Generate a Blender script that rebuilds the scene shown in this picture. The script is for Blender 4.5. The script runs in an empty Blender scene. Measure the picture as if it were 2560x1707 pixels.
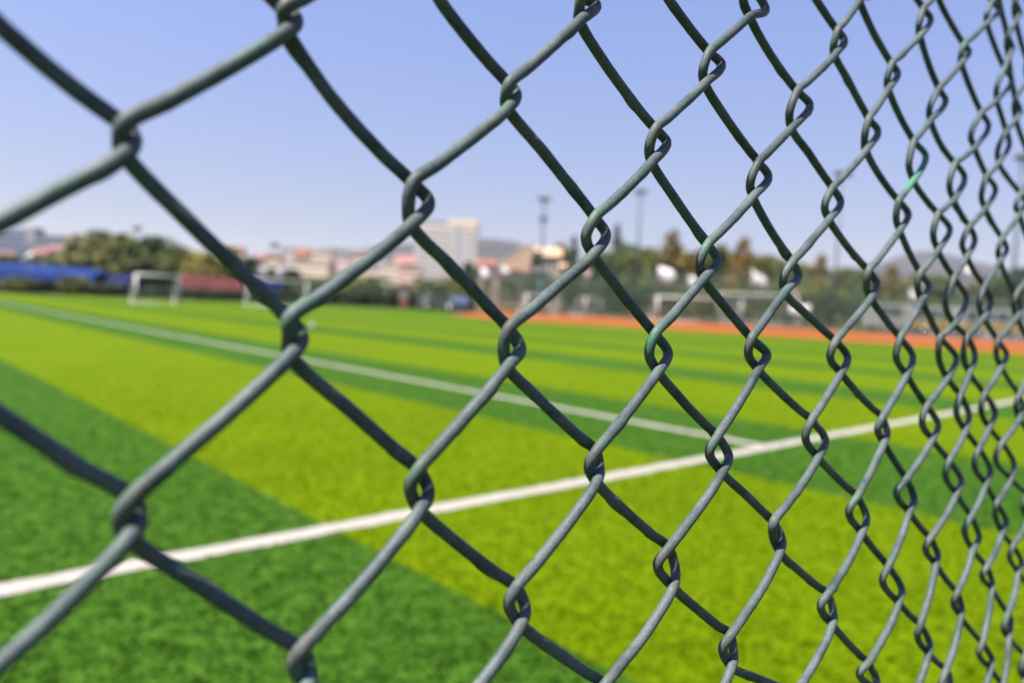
import bpy, bmesh, math, random
import numpy as np
from mathutils import Vector, Matrix, noise
random.seed(7)
S = bpy.context.scene
COL = S.collection
PI = math.pi

# ------------------------------------------------------------------ camera frame (27 mm lens, held 1.4 m up, slightly rolled)
F = 1920.0; CAMH = 1.4
RHO = math.radians(2.31); PIT = math.radians(3.2)
r0 = np.array([1.0, 0, 0]); f0 = np.array([0, math.cos(PIT), -math.sin(PIT)]); u0 = np.array([0, math.sin(PIT), math.cos(PIT)])
RX = math.cos(RHO)*r0 + math.sin(RHO)*u0
UP = -math.sin(RHO)*r0 + math.cos(RHO)*u0
CAM = np.array([0, 0, CAMH])
def ray(x, y): return F*f0 + (x-1280)*RX - (y-853.5)*UP
def gp(x, y):                       # ground point seen at a photo pixel
    d = ray(x, y); q = d*(-CAMH/d[2]); return (q[0], q[1])
def at(x, y, Y):                    # point at distance Y ahead
    d = ray(x, y); return CAM + d*(Y/d[1])
def zat(x, y, Y): return float(at(x, y, Y)[2])
def xat(x, Y, y=750): return float(at(x, y, Y)[0])

# ------------------------------------------------------------------ helpers
def link(o): COL.objects.link(o); return o
def tag(o, label=None, cat=None, group=None, kind=None):
    if label: o['label'] = label
    if cat: o['category'] = cat
    if group: o['group'] = group
    if kind: o['kind'] = kind
    return o
def empty(name, loc, rz=0, **k):
    o = bpy.data.objects.new(name, None); o.empty_display_size = .2
    o.location = loc; o.rotation_euler = (0, 0, rz); link(o); return tag(o, **k)
class MB:
    def __init__(s): s.v = []; s.f = []
    def add(s, v, f):
        b = len(s.v); s.v += [tuple(map(float, p)) for p in v]; s.f += [tuple(i+b for i in q) for q in f]; return s
    def box(s, x0, x1, y0, y1, z0, z1, M=None):
        v = [(x, y, z) for z in (z0, z1) for y in (y0, y1) for x in (x0, x1)]
        if M is not None: v = [tuple(M @ Vector(p)) for p in v]
        return s.add(v, [(0,2,3,1),(4,5,7,6),(0,1,5,4),(1,3,7,5),(3,2,6,7),(2,0,4,6)])
    def bar(s, a, b, r, n=8, r2=None):
        return s.tube([a, b], [r, r if r2 is None else r2], n)
    def tube(s, pts, rad, n=8, cap=True):
        P = [Vector(p) for p in pts]; m = len(P)
        if not hasattr(rad, '__len__'): rad = [rad]*m
        T = [(P[min(i+1, m-1)]-P[max(i-1, 0)]).normalized() for i in range(m)]
        ref = Vector((0, 0, 1)) if abs(T[0].z) < .9 else Vector((1, 0, 0))
        X = T[0].cross(ref).normalized(); v = []; f = []
        for i in range(m):
            X = (X - T[i]*X.dot(T[i])).normalized(); Y = T[i].cross(X)
            for k in range(n):
                a = 2*PI*k/n; v.append(P[i] + (X*math.cos(a)+Y*math.sin(a))*rad[i])
        for i in range(m-1):
            for k in range(n):
                f.append((i*n+k, i*n+(k+1) % n, (i+1)*n+(k+1) % n, (i+1)*n+k))
        if cap: f += [tuple(range(n-1, -1, -1)), tuple((m-1)*n+k for k in range(n))]
        return s.add(v, f)
    def prism(s, prof, axis, a, b):
        # profile in the other two axes, extruded along axis
        n = len(prof); v = []
        for t in (a, b):
            for p, q in prof:
                v.append({'x': (t, p, q), 'y': (p, t, q), 'z': (p, q, t)}[axis])
        f = [(k, (k+1) % n, n+(k+1) % n, n+k) for k in range(n)] + [tuple(range(n-1, -1, -1)), tuple(range(n, 2*n))]
        return s.add(v, f)
    def ball(s, c, r, seg=16, rings=10, sc=(1, 1, 1)):
        v = [(c[0], c[1], c[2]-r*sc[2])]; f = []
        for i in range(1, rings):
            a = -PI/2 + PI*i/rings
            for k in range(seg):
                b = 2*PI*k/seg; v.append((c[0]+r*sc[0]*math.cos(a)*math.cos(b), c[1]+r*sc[1]*math.cos(a)*math.sin(b), c[2]+r*sc[2]*math.sin(a)))
        v.append((c[0], c[1], c[2]+r*sc[2]))
        for k in range(seg): f.append((0, 1+(k+1) % seg, 1+k)); f.append((len(v)-1, 1+(rings-2)*seg+k, 1+(rings-2)*seg+(k+1) % seg))
        for i in range(rings-2):
            for k in range(seg):
                f.append((1+i*seg+k, 1+i*seg+(k+1) % seg, 1+(i+1)*seg+(k+1) % seg, 1+(i+1)*seg+k))
        return s.add(v, f)
    def build(s, name, mat, parent=None, smooth=False, loc=None, bevel=0, rz=0):
        me = bpy.data.meshes.new(name); me.from_pydata(s.v, [], s.f); me.update()
        bm = bmesh.new(); bm.from_mesh(me); bmesh.ops.recalc_face_normals(bm, faces=bm.faces); bm.to_mesh(me); bm.free()
        me.materials.append(mat)
        if smooth: me.polygons.foreach_set('use_smooth', [True]*len(me.polygons))
        o = bpy.data.objects.new(name, me); link(o)
        if loc is not None: o.location = loc
        o.rotation_euler = (0, 0, rz)
        if parent: o.parent = parent
        if bevel:
            m = o.modifiers.new('edge', 'BEVEL'); m.width = bevel; m.segments = 2
        return o

# ------------------------------------------------------------------ materials
DIRECT = ('line_paint', 'orange_track')
def mat(name, col, rough=.6, col2=None, scale=8, detail=4, bump=0, bscale=None, metal=0, spec=.5, contrast=(.35, .65), coord='Object', stretch=None):
    m = bpy.data.materials.new(name); m.use_nodes = True; nt = m.node_tree; b = nt.nodes['Principled BSDF']
    b.inputs['Roughness'].default_value = rough; b.inputs['Metallic'].default_value = metal
    b.inputs['Specular IOR Level'].default_value = spec
    tc = nt.nodes.new('ShaderNodeTexCoord'); src = tc.outputs[coord]
    if stretch:
        mp = nt.nodes.new('ShaderNodeMapping'); mp.inputs['Scale'].default_value = stretch
        nt.links.new(src, mp.inputs['Vector']); src = mp.outputs['Vector']
    if col2 is None: col2 = tuple(c*.8 for c in col)
    if name not in DIRECT: col = tuple(c*ALB for c in col); col2 = tuple(c*ALB for c in col2)
    nz = nt.nodes.new('ShaderNodeTexNoise'); nz.inputs['Scale'].default_value = scale; nz.inputs['Detail'].default_value = detail
    nt.links.new(src, nz.inputs['Vector'])
    rp = nt.nodes.new('ShaderNodeValToRGB'); rp.color_ramp.elements[0].position = contrast[0]; rp.color_ramp.elements[1].position = contrast[1]
    rp.color_ramp.elements[0].color = (*col2, 1); rp.color_ramp.elements[1].color = (*col, 1)
    nt.links.new(nz.outputs['Fac'], rp.inputs['Fac']); nt.links.new(rp.outputs['Color'], b.inputs['Base Color'])
    if bump:
        n2 = nt.nodes.new('ShaderNodeTexNoise'); n2.inputs['Scale'].default_value = bscale or scale*4; n2.inputs['Detail'].default_value = 5
        nt.links.new(src, n2.inputs['Vector'])
        bp = nt.nodes.new('ShaderNodeBump'); bp.inputs['Strength'].default_value = bump; bp.inputs['Distance'].default_value = .02
        nt.links.new(n2.outputs['Fac'], bp.inputs['Height']); nt.links.new(bp.outputs['Normal'], b.inputs['Normal'])
    return m
def nodes(m): return m.node_tree.nodes, m.node_tree.links
# ------------------------------------------------------------------ values
SUN_ANG = math.radians(63); SUN_TILT = .07; SUN_E = 5.0; SKY_E = .0512; AIR = 3.0; DUST = .5; OZONE = 1.0; SKYTINT = (.485, .525, 1); SKYLIFT = .12; EXPO = 1.8; FSTOP = 6.6
WIRE_D = (.026, .038, .039); WIRE_L = (.068, .085, .083); VERD = (.036, .15, .092)
TURF_D0 = (.0092, .031, .0019); TURF_D1 = (.037, .085, .0085); TURF_L0 = (.041, .073, .0002); TURF_L1 = (.078, .109, .0005)
LINE = (.247, .222, .198); TRACK = (.178, .053, .0145); BLUE = (.011, .034, .155); PINK = (.25, .085, .08)
HILL1 = (.032, .034, .034); HILL2 = (.045, .041, .046); HAZE = .00009
ALB = .72; FIB = 1.7
# ------------------------------------------------------------------ light, camera
UF = 0.737*RX - 0.016*UP + 0.676*f0; VF = -0.034*RX + 0.999*UP + 0.020*f0      # along and up the mesh
# the sun stands almost in the plane of the mesh, high and to the left
SUN = -math.cos(SUN_ANG)*UF + math.sin(SUN_ANG)*VF
NFENCE = -(-0.676*RX - 0.0374*UP + 0.736*f0)
SUN = SUN/np.linalg.norm(SUN) + SUN_TILT*NFENCE
SUN = SUN/np.linalg.norm(SUN)
elev = math.asin(SUN[2]); azim = math.atan2(SUN[0], SUN[1])
ld = bpy.data.lights.new('sun', 'SUN'); ld.energy = SUN_E; ld.angle = math.radians(.5); ld.color = (1, .955, .88)
lo = bpy.data.objects.new('sun', ld); link(lo); lo.rotation_euler = Vector(SUN).to_track_quat('Z', 'Y').to_euler(); lo.location = (-20, -20, 40)
w = bpy.data.worlds.new('World'); S.world = w; w.use_nodes = True
nt = w.node_tree; bg = nt.nodes['Background']; bg.inputs['Strength'].default_value = SKY_E
sk = nt.nodes.new('ShaderNodeTexSky'); sk.sky_type = 'NISHITA'; sk.sun_disc = False
sk.sun_elevation = elev; sk.sun_rotation = azim; sk.altitude = 0; sk.air_density = AIR; sk.dust_density = DUST; sk.ozone_density = OZONE
tcw = nt.nodes.new('ShaderNodeTexCoord'); vl = nt.nodes.new('ShaderNodeVectorMath'); vl.operation = 'ADD'; vl.inputs[1].default_value = (0, 0, SKYLIFT)
vn = nt.nodes.new('ShaderNodeVectorMath'); vn.operation = 'NORMALIZE'
nt.links.new(tcw.outputs['Generated'], vl.inputs[0]); nt.links.new(vl.outputs[0], vn.inputs[0]); nt.links.new(vn.outputs[0], sk.inputs['Vector'])
hs = nt.nodes.new('ShaderNodeMix'); hs.data_type = 'RGBA'; hs.blend_type = 'MULTIPLY'; hs.inputs['Factor'].default_value = 1
hs.inputs['B'].default_value = (*SKYTINT, 1)
nt.links.new(sk.outputs['Color'], hs.inputs['A']); nt.links.new(hs.outputs['Result'], bg.inputs['Color'])

cd = bpy.data.cameras.new('camera'); co = bpy.data.objects.new('camera', cd); link(co); S.camera = co
cd.sensor_width = 36; cd.sensor_fit = 'HORIZONTAL'; cd.lens = 36*F/2560; cd.clip_start = .01; cd.clip_end = 6000
cd.dof.use_dof = True; cd.dof.focus_distance = .315; cd.dof.aperture_fstop = FSTOP; cd.dof.aperture_blades = 0
M = Matrix(((RX[0], UP[0], -f0[0], 0), (RX[1], UP[1], -f0[1], 0), (RX[2], UP[2], -f0[2], CAMH), (0, 0, 0, 1)))
co.matrix_world = M
S.view_settings.view_transform = 'Standard'; S.view_settings.look = 'None'; S.view_settings.exposure = EXPO; S.view_settings.gamma = 1
S.view_settings.use_curve_mapping = False
S.cycles.use_denoising = True
try: S.cycles.denoiser = 'OPENIMAGEDENOISE'
except Exception: pass
S.cycles.max_bounces = 8; S.cycles.transparent_max_bounces = 24
S.cycles.use_adaptive_sampling = False
# ------------------------------------------------------------------ the chain-link fence
HF = [[511.98697170154065, 9.442907320719561, 263.5651239819372], [136.59731645244324, 456.57428497952486, -1437.4157822397422], [0.15179787478673923, -0.004757288747910744, 1.0]]
# (c,j): (Tx,Ty,Bx,By,L,R)
N={(-1,5):(-230,680,-232,875,-290,-180),(-1,7):(-225,1850,-225,2050,-285,-175),(-1,3):(-230,-350,-230,-165,-290,-180),(4,8):(1512,1712,1515,1790,1478,1541),(0,4):(308,313,310,387,280,354),(1,3):(711,25,716,79,694,758),(3,3):(1272,212,1269,272,1249,1305),
(4,2):(1454,-8,1449,52,1435,1504),(6,2):(1773,131,1762,210,1746,1815),(5,3):(1639,324,1629,405,1612,1679),
(9,1):(2094,78,2086,139,2075,2119),(8,2):(1993.5,229,1978.5,321,1963.5,2034),(10,2):(2172,298,2165,376,2153,2203),
(11,1):(2229,161,2221,223,2210,2252),(12,0):(2309,22,2300,90,2289,2334),(13,1):(2347.5,223,2326,302,2316,2371),
(12,2):(2285,354,2283.5,452.5,2264,2322),(14,0):(2410,112,2403,158,2395,2429),(15,-1):(2481,4,2467,58.5,2460.6,2503),
(15,1):(2454,282,2436,370,2421,2478),(16,0):(2511,171.5,2492,250.5,2486,2535),(17,1):(2516,327,2497,408,2488,2530),
(14,2):(2388,408.5,2384,500.5,2366.6,2418),(7,3):(1897,406,1882,492,1865.5,1932),
(2,4):(1032,457,1028,563,1003.6,1090),(1,5):(724,797,727,889,705,773.5),(3,5):(1272,822,1269,917,1245,1315),
(4,4):(1487,544,1483,637,1451.6,1529),(6,4):(1769,612,1759,697,1738,1804),(5,5):(1638,835.5,1645,930,1610,1682.5),
(7,5):(1879,846,1895.5,925,1860,1927),(9,3):(2081,471,2072.5,549.5,2053,2111),(8,4):(1981,656,1962,729,1949,2006),
(11,3):(2247,503,2249.5,577,2232,2278),(10,4):(2172,677.5,2177,746,2157.5,2200.5),(13,3):(2345,534.5,2345,626,2326,2381.6),
(12,4):(2301,683,2304,751,2286,2329),(15,3):(2424,566,2417,642,2398.5,2444),(14,4):(2385.7,694,2385.7,811,2355.7,2423),
(16,2):(2467,441,2463,522,2447,2495),(17,3):(2505.5,596,2500,653,2489,2523),(16,4):(2462,716,2459,795,2441.5,2484),
(18,2):(2552,484,2549,536,2534,2570),
(9,5):(2089,852,2102.5,933,2066,2128),(11,5):(2251,846,2267,938,2232,2290),(13,5):(2350,844,2369,946.6,2339,2398),
(15,5):(2418,841,2424,933,2401,2444),(17,5):(2494.6,852,2503,919,2484,2523),(0,6):(327,1246,324,1343,280,363.6),
(2,6):(1046,1173,1050,1274,1008,1089),(4,6):(1489.7,1129,1491,1205,1459,1511.5),(6,6):(1794.7,1091,1805.6,1181,1762,1833),
(8,6):(2029,1050,2045,1143,2004,2072.5),(10,6):(2206,1044.6,2210,1107,2185.5,2226),(12,6):(2317.6,1014.7,2331,1099,2297,2352.5),
(14,6):(2402,987.4,2414,1077,2383,2429),(16,6):(2462,984.7,2473,1069,2445.6,2494.6),
(9,7):(2143,1240.7,2154,1332,2113,2175.5),(11,7):(2266,1197,2273,1280,2232.6,2293.6),(13,7):(2373.4,1151,2391,1235,2355.7,2410),
(15,7):(2448,1121,2464.7,1211,2428.7,2482),(17,7):(2505.5,1107,2527,1197,2482,2541),(14,8):(2429,1291,2432,1375,2405,2455),
(16,8):(2492,1257,2505.5,1331.7,2481,2522),(5,7):(1672,1370,1683,1468,1632,1700.7),(3,7):(1291,1468,1302,1563,1257,1329),
(1,7):(752,1626,770,1712,716,792.5),(6,8):(1827,1588,1830,1667,1796,1846),(7,7):(1933.6,1304.5,1950,1381,1921,1965),
(8,8):(2070,1484,2080.7,1560.5,2042,2093),(10,8):(2222,1416,2247,1506,2198,2262),(12,8):(2326,1345,2339,1411,2306.7,2351.6),
(9,9):(2170.5,1656,2186,1722,2140,2199),(11,9):(2301,1560.5,2321.7,1634,2285,2332),(13,9):(2394,1481.5,2402,1541,2377,2411.5),
(15,9):(2467.4,1416,2479.6,1470.6,2448,2486),(14,10):(2456.5,1607,2477,1669,2439,2486),(17,9):(2533,1364,2546,1430,2518,2560)}

WR = .00201; NOFF = .0026
# plane of the mesh from the lattice seen in the photo (half row = 42 mm)
Hm = np.array(HF); Ki = np.linalg.inv(np.array([[F, 0, 1280], [0, F, 853.5], [0, 0, 1]]))
Mh = Ki @ Hm; Mh *= .042/np.linalg.norm(Mh[:, 1])
BAS = np.array([RX, -UP, f0]).T
LA, LB, LP = (BAS @ Mh[:, i] for i in range(3)); LP = LP + CAM
NF = np.cross(LA, LB); NF /= np.linalg.norm(NF)
if NF @ (CAM-LP) < 0: NF = -NF
def onplane(px, py, n=0.):
    d = ray(px, py); k = ((LP + NF*n - CAM) @ NF)/(d @ NF); return CAM + d*k
def lat(c, j): return LP + LA*c + LB*j
meas = {}; resid = {}
for (c, j), (tx, ty, bx, by, l, r) in N.items():
    cen = onplane((tx+bx)/2, (ty+by)/2); z = (cen-CAM) @ f0; rp = F*WR/z; ym = (ty+by)/2; fl = min(.64, max(.36, .59-.04*(j-2))); fr = min(.58, max(.34, .35+.04*(j-2)))
    meas[(c, j)] = (onplane(tx, ty, NOFF), onplane(tx, ty, -NOFF), onplane(bx, by, NOFF), onplane(bx, by, -NOFF),
                    onplane(l+rp, ty+(by-ty)*fl, NOFF*.1), onplane(r-rp, ty+(by-ty)*fr, -NOFF*.5))
    resid[(c, j)] = cen - lat(c, j)
offs = np.mean([[p-(lat(*k)+resid[k]) for p in m] for k, m in meas.items()], axis=0)
rng = random.Random(3)
def node(c, j):
    if (c, j) in meas: return meas[(c, j)]
    ws = 0; e = np.zeros(3)
    for k, q in resid.items():
        d2 = (k[0]-c)**2 + (k[1]-j)**2; wt = 1/(d2*d2); e += q*wt; ws += wt
    near = min((k[0]-c)**2+(k[1]-j)**2 for k in resid)
    e = e/ws*math.exp(-max(0, near-4)/60)
    e = e + (LA*rng.uniform(-.03, .03) + LB*rng.uniform(-.03, .03))
    cen = lat(c, j)+e
    return tuple(cen+o for o in offs)
J0, J1 = -15, 35
CMIN, CMAX = -16, 34
NODE = {}
for c in range(CMIN, CMAX+2):
    for j in range(J0, J1+1):
        if (c+j) % 2 == 0: NODE[(c, j)] = node(c, j)
UH = LA/np.linalg.norm(LA); VH = -LB/np.linalg.norm(LB)
BOWB = {(9,1):0,(11,1):.046,(12,0):.06,(13,1):.09,(4,2):.045,(3,3):0,(8,2):0,(7,3):.03,(9,3):.04,(10,2):.05,(5,5):.02,(6,6):0,(2,4):0,(1,3):.05,(6,2):.03,(5,3):.02}
def bow(kind, c, j):
    if kind == 'back':
        b = BOWB.get((c, j), .04 if j <= 3 else .012)
    else:
        b = .008 if j <= 5 else .008+.016*(j-5)
        b = min(b, .07)
    return b + rng.uniform(-.007, .007)
def catmull(P, sub):
    out = []; n = len(P)
    for i in range(n-1):
        p0, p1, p2, p3 = P[max(i-1, 0)], P[i], P[i+1], P[min(i+2, n-1)]
        if i == 0: p0 = 2*p1-p2
        if i == n-2: p3 = 2*p2-p1
        t0 = 0; t1 = t0+max(np.linalg.norm(p1-p0), 1e-6)**.5; t2 = t1+max(np.linalg.norm(p2-p1), 1e-6)**.5; t3 = t2+max(np.linalg.norm(p3-p2), 1e-6)**.5
        s = sub[i]
        for q in range(s):
            t = t1+(t2-t1)*q/s
            a1 = (t1-t)/(t1-t0)*p0+(t-t0)/(t1-t0)*p1; a2 = (t2-t)/(t2-t1)*p1+(t-t1)/(t2-t1)*p2; a3 = (t3-t)/(t3-t2)*p2+(t-t2)/(t3-t2)*p3
            b1 = (t2-t)/(t2-t0)*a1+(t-t0)/(t2-t0)*a2; b2 = (t3-t)/(t3-t1)*a2+(t-t1)/(t3-t1)*a3
            out.append((t2-t)/(t2-t1)*b1+(t-t1)/(t2-t1)*b2)
    out.append(P[-1]); return out

mw = bpy.data.materials.new('weathered_green_wire'); mw.use_nodes = True
nd, lk = nodes(mw); b = nd['Principled BSDF']
tc = nd.new('ShaderNodeTexCoord')
def nz(scale, detail=4, rough=.6):
    n = nd.new('ShaderNodeTexNoise'); n.inputs['Scale'].default_value = scale; n.inputs['Detail'].default_value = detail; n.inputs['Roughness'].default_value = rough
    lk.new(tc.outputs['Object'], n.inputs['Vector']); return n
def ramp(src, stops):
    r = nd.new('ShaderNodeValToRGB'); e = r.color_ramp.elements
    while len(e) < len(stops): e.new(.5)
    for q, (p, c) in zip(e, stops): q.position = p; q.color = (*c, 1)
    lk.new(src, r.inputs['Fac']); return r
def mix(f, a, c, fac=None):
    m = nd.new('ShaderNodeMix'); m.data_type = 'RGBA'
    if f is not None: lk.new(f, m.inputs['Factor'])
    else: m.inputs['Factor'].default_value = fac
    lk.new(a, m.inputs['A'])
    if isinstance(c, tuple): m.inputs['B'].default_value = (*c, 1)
    else: lk.new(c, m.inputs['B'])
    return m.outputs['Result']
def math_(op, a, c):
    m = nd.new('ShaderNodeMath'); m.operation = op; m.use_clamp = True
    for i, q in enumerate((a, c)):
        if isinstance(q, (int, float)): m.inputs[i].default_value = q
        else: lk.new(q, m.inputs[i])
    return m.outputs[0]
base = ramp(nz(48, 7, .72).outputs['Fac'], [(.32, WIRE_D), (.56, WIRE_L), (.74, tuple(q*k for q, k in zip(WIRE_L, (1.22, 1.15, 1.12))))]).outputs['Color']
fine = ramp(nz(1500, 3).outputs['Fac'], [(.34, (.5, .5, .5)), (.55, (1, 1, 1)), (.68, (1.4, 1.22, 1.12))]).outputs['Color']
mm = nd.new('ShaderNodeMix'); mm.data_type = 'RGBA'; mm.blend_type = 'MULTIPLY'; mm.inputs['Factor'].default_value = .8
lk.new(base, mm.inputs['A']); lk.new(fine, mm.inputs['B'])
wear = nd.new('ShaderNodeAttribute'); wear.attribute_name = 'wear'
green = math_('MULTIPLY', math_('MULTIPLY', math_('SUBTRACT', nz(70, 4, .65).outputs['Fac'], .53), 9.0), math_('ADD', math_('MULTIPLY', wear.outputs['Fac'], .62), .03))
col = mix(green, mm.outputs['Result'], VERD)
rust = math_('MULTIPLY', math_('MULTIPLY', math_('SUBTRACT', nz(140, 4, .7).outputs['Fac'], .5), 9.0), math_('MULTIPLY', wear.outputs['Fac'], .6))
col = mix(rust, col, (.065, .045, .034))
mint = nd.new('ShaderNodeAttribute'); mint.attribute_name = 'mint'
col = mix(math_('MULTIPLY', mint.outputs['Fac'], .9), col, (.05, .145, .09))
lk.new(col, b.inputs['Base Color'])
b.inputs['Roughness'].default_value = .52; b.inputs['Specular IOR Level'].default_value = .14
bp = nd.new('ShaderNodeBump'); bp.inputs['Strength'].default_value = .35; bp.inputs['Distance'].default_value = .0004
hsum = math_('ADD', math_('MULTIPLY', nz(900, 4).outputs['Fac'], .5), math_('MULTIPLY', nz(220, 2).outputs['Fac'], .5))
lk.new(hsum, bp.inputs['Height']); lk.new(bp.outputs['Normal'], b.inputs['Normal'])

fence = empty('chain_link_fence', tuple(lat(8, 35)), label='weathered grey-green chain-link fence close to the camera, in front of the football pitch', cat='fence')
def wire(c):
    ctl = []; sub = []; wr = []; mi = []
    def push(p, s, w, g=0): ctl.append(p); sub.append(s); wr.append(w); mi.append(g)
    j = J0 if (c+J0) % 2 == 0 else J0+1
    while j+2 <= J1:
        hi = -4 <= j <= 12 and -2 <= c <= 21
        s = 6 if hi else 2; sl = 9 if hi else 2
        A = NODE[(c, j)]; B = NODE[(c+1, j+1)]; C = NODE[(c, j+2)]
        # left hook at A, front to back; back strand down to B; right hook, back to front; front strand down to C
        push(A[0], s, 1); push(A[4], s, .8); push(A[3], sl, .6)
        p, q = A[3], B[1]; L = np.linalg.norm(q-p); bv = (-UH-VH)/math.sqrt(2)*L*bow('back', c, j)
        for t, wt in ((.38, .95), (.75, .7)): push(p+(q-p)*t+bv*wt, sl, 0)
        bare = (c, j) == (11, 1)                 # one strand keeps its bright mint coat
        push(B[1], s, 1); push(B[5], s, .8, bare); push(B[2], sl, .5, bare)
        p, q = B[2], C[0]; L = np.linalg.norm(q-p); bv = (UH-VH)/math.sqrt(2)*L*bow('front', c+1, j+1)
        for t, wt in ((.4, 1), (.75, .62)): push(p+(q-p)*t+bv*wt, sl, 0, bare and t < .5)
        j += 2
    P = catmull(ctl, sub)
    W = []; G = []
    for i in range(len(ctl)-1):
        for q in range(sub[i]):
            k = q/sub[i]; W.append(wr[i]*(1-k)+wr[i+1]*k); G.append(mi[i]*(1-k)+mi[i+1]*k)
    W.append(wr[-1]); G.append(0)
    P = [Vector(p)+noise.noise_vector(Vector(p)*55+Vector((c*9, 0, 0)))*.0002 for p in P]; m = len(P); n = 14
    T = [(P[min(i+1, m-1)]-P[max(i-1, 0)]).normalized() for i in range(m)]
    X = T[0].cross(Vector((1, 0, 0))).normalized(); v = []; f = []; wa = []; ga = []
    for i in range(m):
        X = (X - T[i]*X.dot(T[i])).normalized(); Y = T[i].cross(X)
        for k in range(n):
            a = 2*PI*k/n; d = X*math.cos(a)+Y*math.sin(a)
            q = P[i]+d*WR
            # lumps where the dipped coat ran, mostly on the underside
            lump = max(0, noise.noise(q*85)-.27)*(.5+.5*(-d.z))*.8 + noise.noise(q*260)*.04 + noise.noise(q*620)*.018
            v.append(P[i]+d*WR*(1+lump)); wa.append(W[i]); ga.append(float(G[i]))
    for i in range(m-1):
        for k in range(n): f.append((i*n+k, i*n+(k+1) % n, (i+1)*n+(k+1) % n, (i+1)*n+k))
    f += [tuple(range(n-1, -1, -1)), tuple((m-1)*n+k for k in range(n))]
    me = bpy.data.meshes.new('zigzag_wire'); me.from_pydata(v, [], f); me.update()
    at_ = me.attributes.new('wear', 'FLOAT', 'POINT'); at_.data.foreach_set('value', wa)
    at_ = me.attributes.new('mint', 'FLOAT', 'POINT'); at_.data.foreach_set('value', ga)
    me.polygons.foreach_set('use_smooth', [True]*len(me.polygons)); me.materials.append(mw)
    o = bpy.data.objects.new('zigzag_wire', me); link(o); o.parent = fence
    o.matrix_parent_inverse = Matrix.Translation(-Vector(fence.location))
    return o
for c in range(CMIN, CMAX+1): wire(c)

# ------------------------------------------------------------------ ground, pitch, markings, running track
m = (math.atan2(*ray(3419, 832)[:2]) - PI/2 + math.atan2(*ray(-410, 678)[:2]))/2
E1 = np.array([math.cos(m), -math.sin(m)]); E2 = np.array([math.sin(m), math.cos(m)])   # along / across the touchline
O = np.array(gp(1921, 1117)); ANG = math.atan2(E1[1], E1[0])
def stw(s, t): q = O+E1*s+E2*t; return (float(q[0]), float(q[1]))
def wst(x, y): q = np.array([x, y])-O; return float(q@E1), float(q@E2)
def sheet(name, poly, z, mt, st=True):
    me = bpy.data.meshes.new(name); me.from_pydata([(p[0], p[1], 0) for p in poly], [], [tuple(range(len(poly)))]); me.update(); me.materials.append(mt)
    if me.polygons[0].normal.z < 0: me.flip_normals()
    o = bpy.data.objects.new(name, me); link(o)
    if st: o.location = (float(O[0]), float(O[1]), z); o.rotation_euler = (0, 0, ANG)
    else: o.location = (0, 0, z)
    return tag(o, kind='structure')

m_gr = mat('dry_ground', (.07, .065, .035), .95, (.04, .045, .02), .15, 6, spec=.1)
sheet('ground', [(-3500, -400), (3500, -400), (3500, 4000), (-3500, 4000)], -.012, m_gr, st=False)

# turf: mown-look bands of two greens, mottled by the lie of the fibres
mt = bpy.data.materials.new('artificial_turf'); mt.use_nodes = True; nd, lk = nodes(mt); b = nd['Principled BSDF']
tc = nd.new('ShaderNodeTexCoord'); sp = nd.new('ShaderNodeSeparateXYZ'); lk.new(tc.outputs['Object'], sp.inputs[0])
n0 = nd.new('ShaderNodeTexNoise'); n0.inputs['Scale'].default_value = 9; n0.inputs['Detail'].default_value = 3; lk.new(tc.outputs['Object'], n0.inputs['Vector'])
j0 = nd.new('ShaderNodeMath'); j0.operation = 'MULTIPLY_ADD'; j0.inputs[1].default_value = .10; j0.inputs[2].default_value = -.05; lk.new(n0.outputs['Fac'], j0.inputs[0])
ad = nd.new('ShaderNodeMath'); ad.operation = 'ADD'; lk.new(sp.outputs['X'], ad.inputs[0]); lk.new(j0.outputs[0], ad.inputs[1])
mr = nd.new('ShaderNodeMapRange'); mr.inputs['From Min'].default_value = -26; mr.inputs['From Max'].default_value = 34; lk.new(ad.outputs[0], mr.inputs['Value'])
bands = [(-26, 0)]; edges = [-23.2, -20.5, -17.2, -14.4, -11.0, -8.0, -5.02, -1.5, 1.36, 4.95, 7.15, 10.45, 12.4, 16, 18.4, 22, 24.4, 28]
rp = nd.new('ShaderNodeValToRGB'); rp.color_ramp.interpolation = 'CONSTANT'; el = rp.color_ramp.elements
while len(el) < len(edges)+1: el.new(.5)
pos = [0]+[(e+26)/60 for e in edges]
for i, q in enumerate(el):
    q.position = pos[i]; dark = (i % 2 == 0) if True else 0
    q.color = (0, 0, 0, 1) if dark else (1, 1, 1, 1)
lk.new(mr.outputs['Result'], rp.inputs['Fac'])
mpn = nd.new('ShaderNodeMapping'); mpn.inputs['Rotation'].default_value = (0, 0, .5); lk.new(tc.outputs['Object'], mpn.inputs['Vector'])
def tn(sc, det, ro=.6, vec=None):
    n = nd.new('ShaderNodeTexNoise'); n.inputs['Scale'].default_value = sc; n.inputs['Detail'].default_value = det; n.inputs['Roughness'].default_value = ro
    lk.new(vec or tc.outputs['Object'], n.inputs['Vector']); return n.outputs['Fac']
def cr(src, p0, c0, p1, c1):
    r = nd.new('ShaderNodeValToRGB'); r.color_ramp.elements[0].position = p0; r.color_ramp.elements[0].color = (*c0, 1); r.color_ramp.elements[1].position = p1; r.color_ramp.elements[1].color = (*c1, 1)
    lk.new(src, r.inputs['Fac']); return r.outputs['Color']
f1 = tn(10, 5, .62); f2 = tn(48, 3, .6)
av = nd.new('ShaderNodeMath'); av.operation = 'MULTIPLY_ADD'; av.inputs[1].default_value = .55; lk.new(f1, av.inputs[0])
hv = nd.new('ShaderNodeMath'); hv.operation = 'MULTIPLY'; hv.inputs[1].default_value = .45; lk.new(f2, hv.inputs[0]); lk.new(hv.outputs[0], av.inputs[2])
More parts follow.
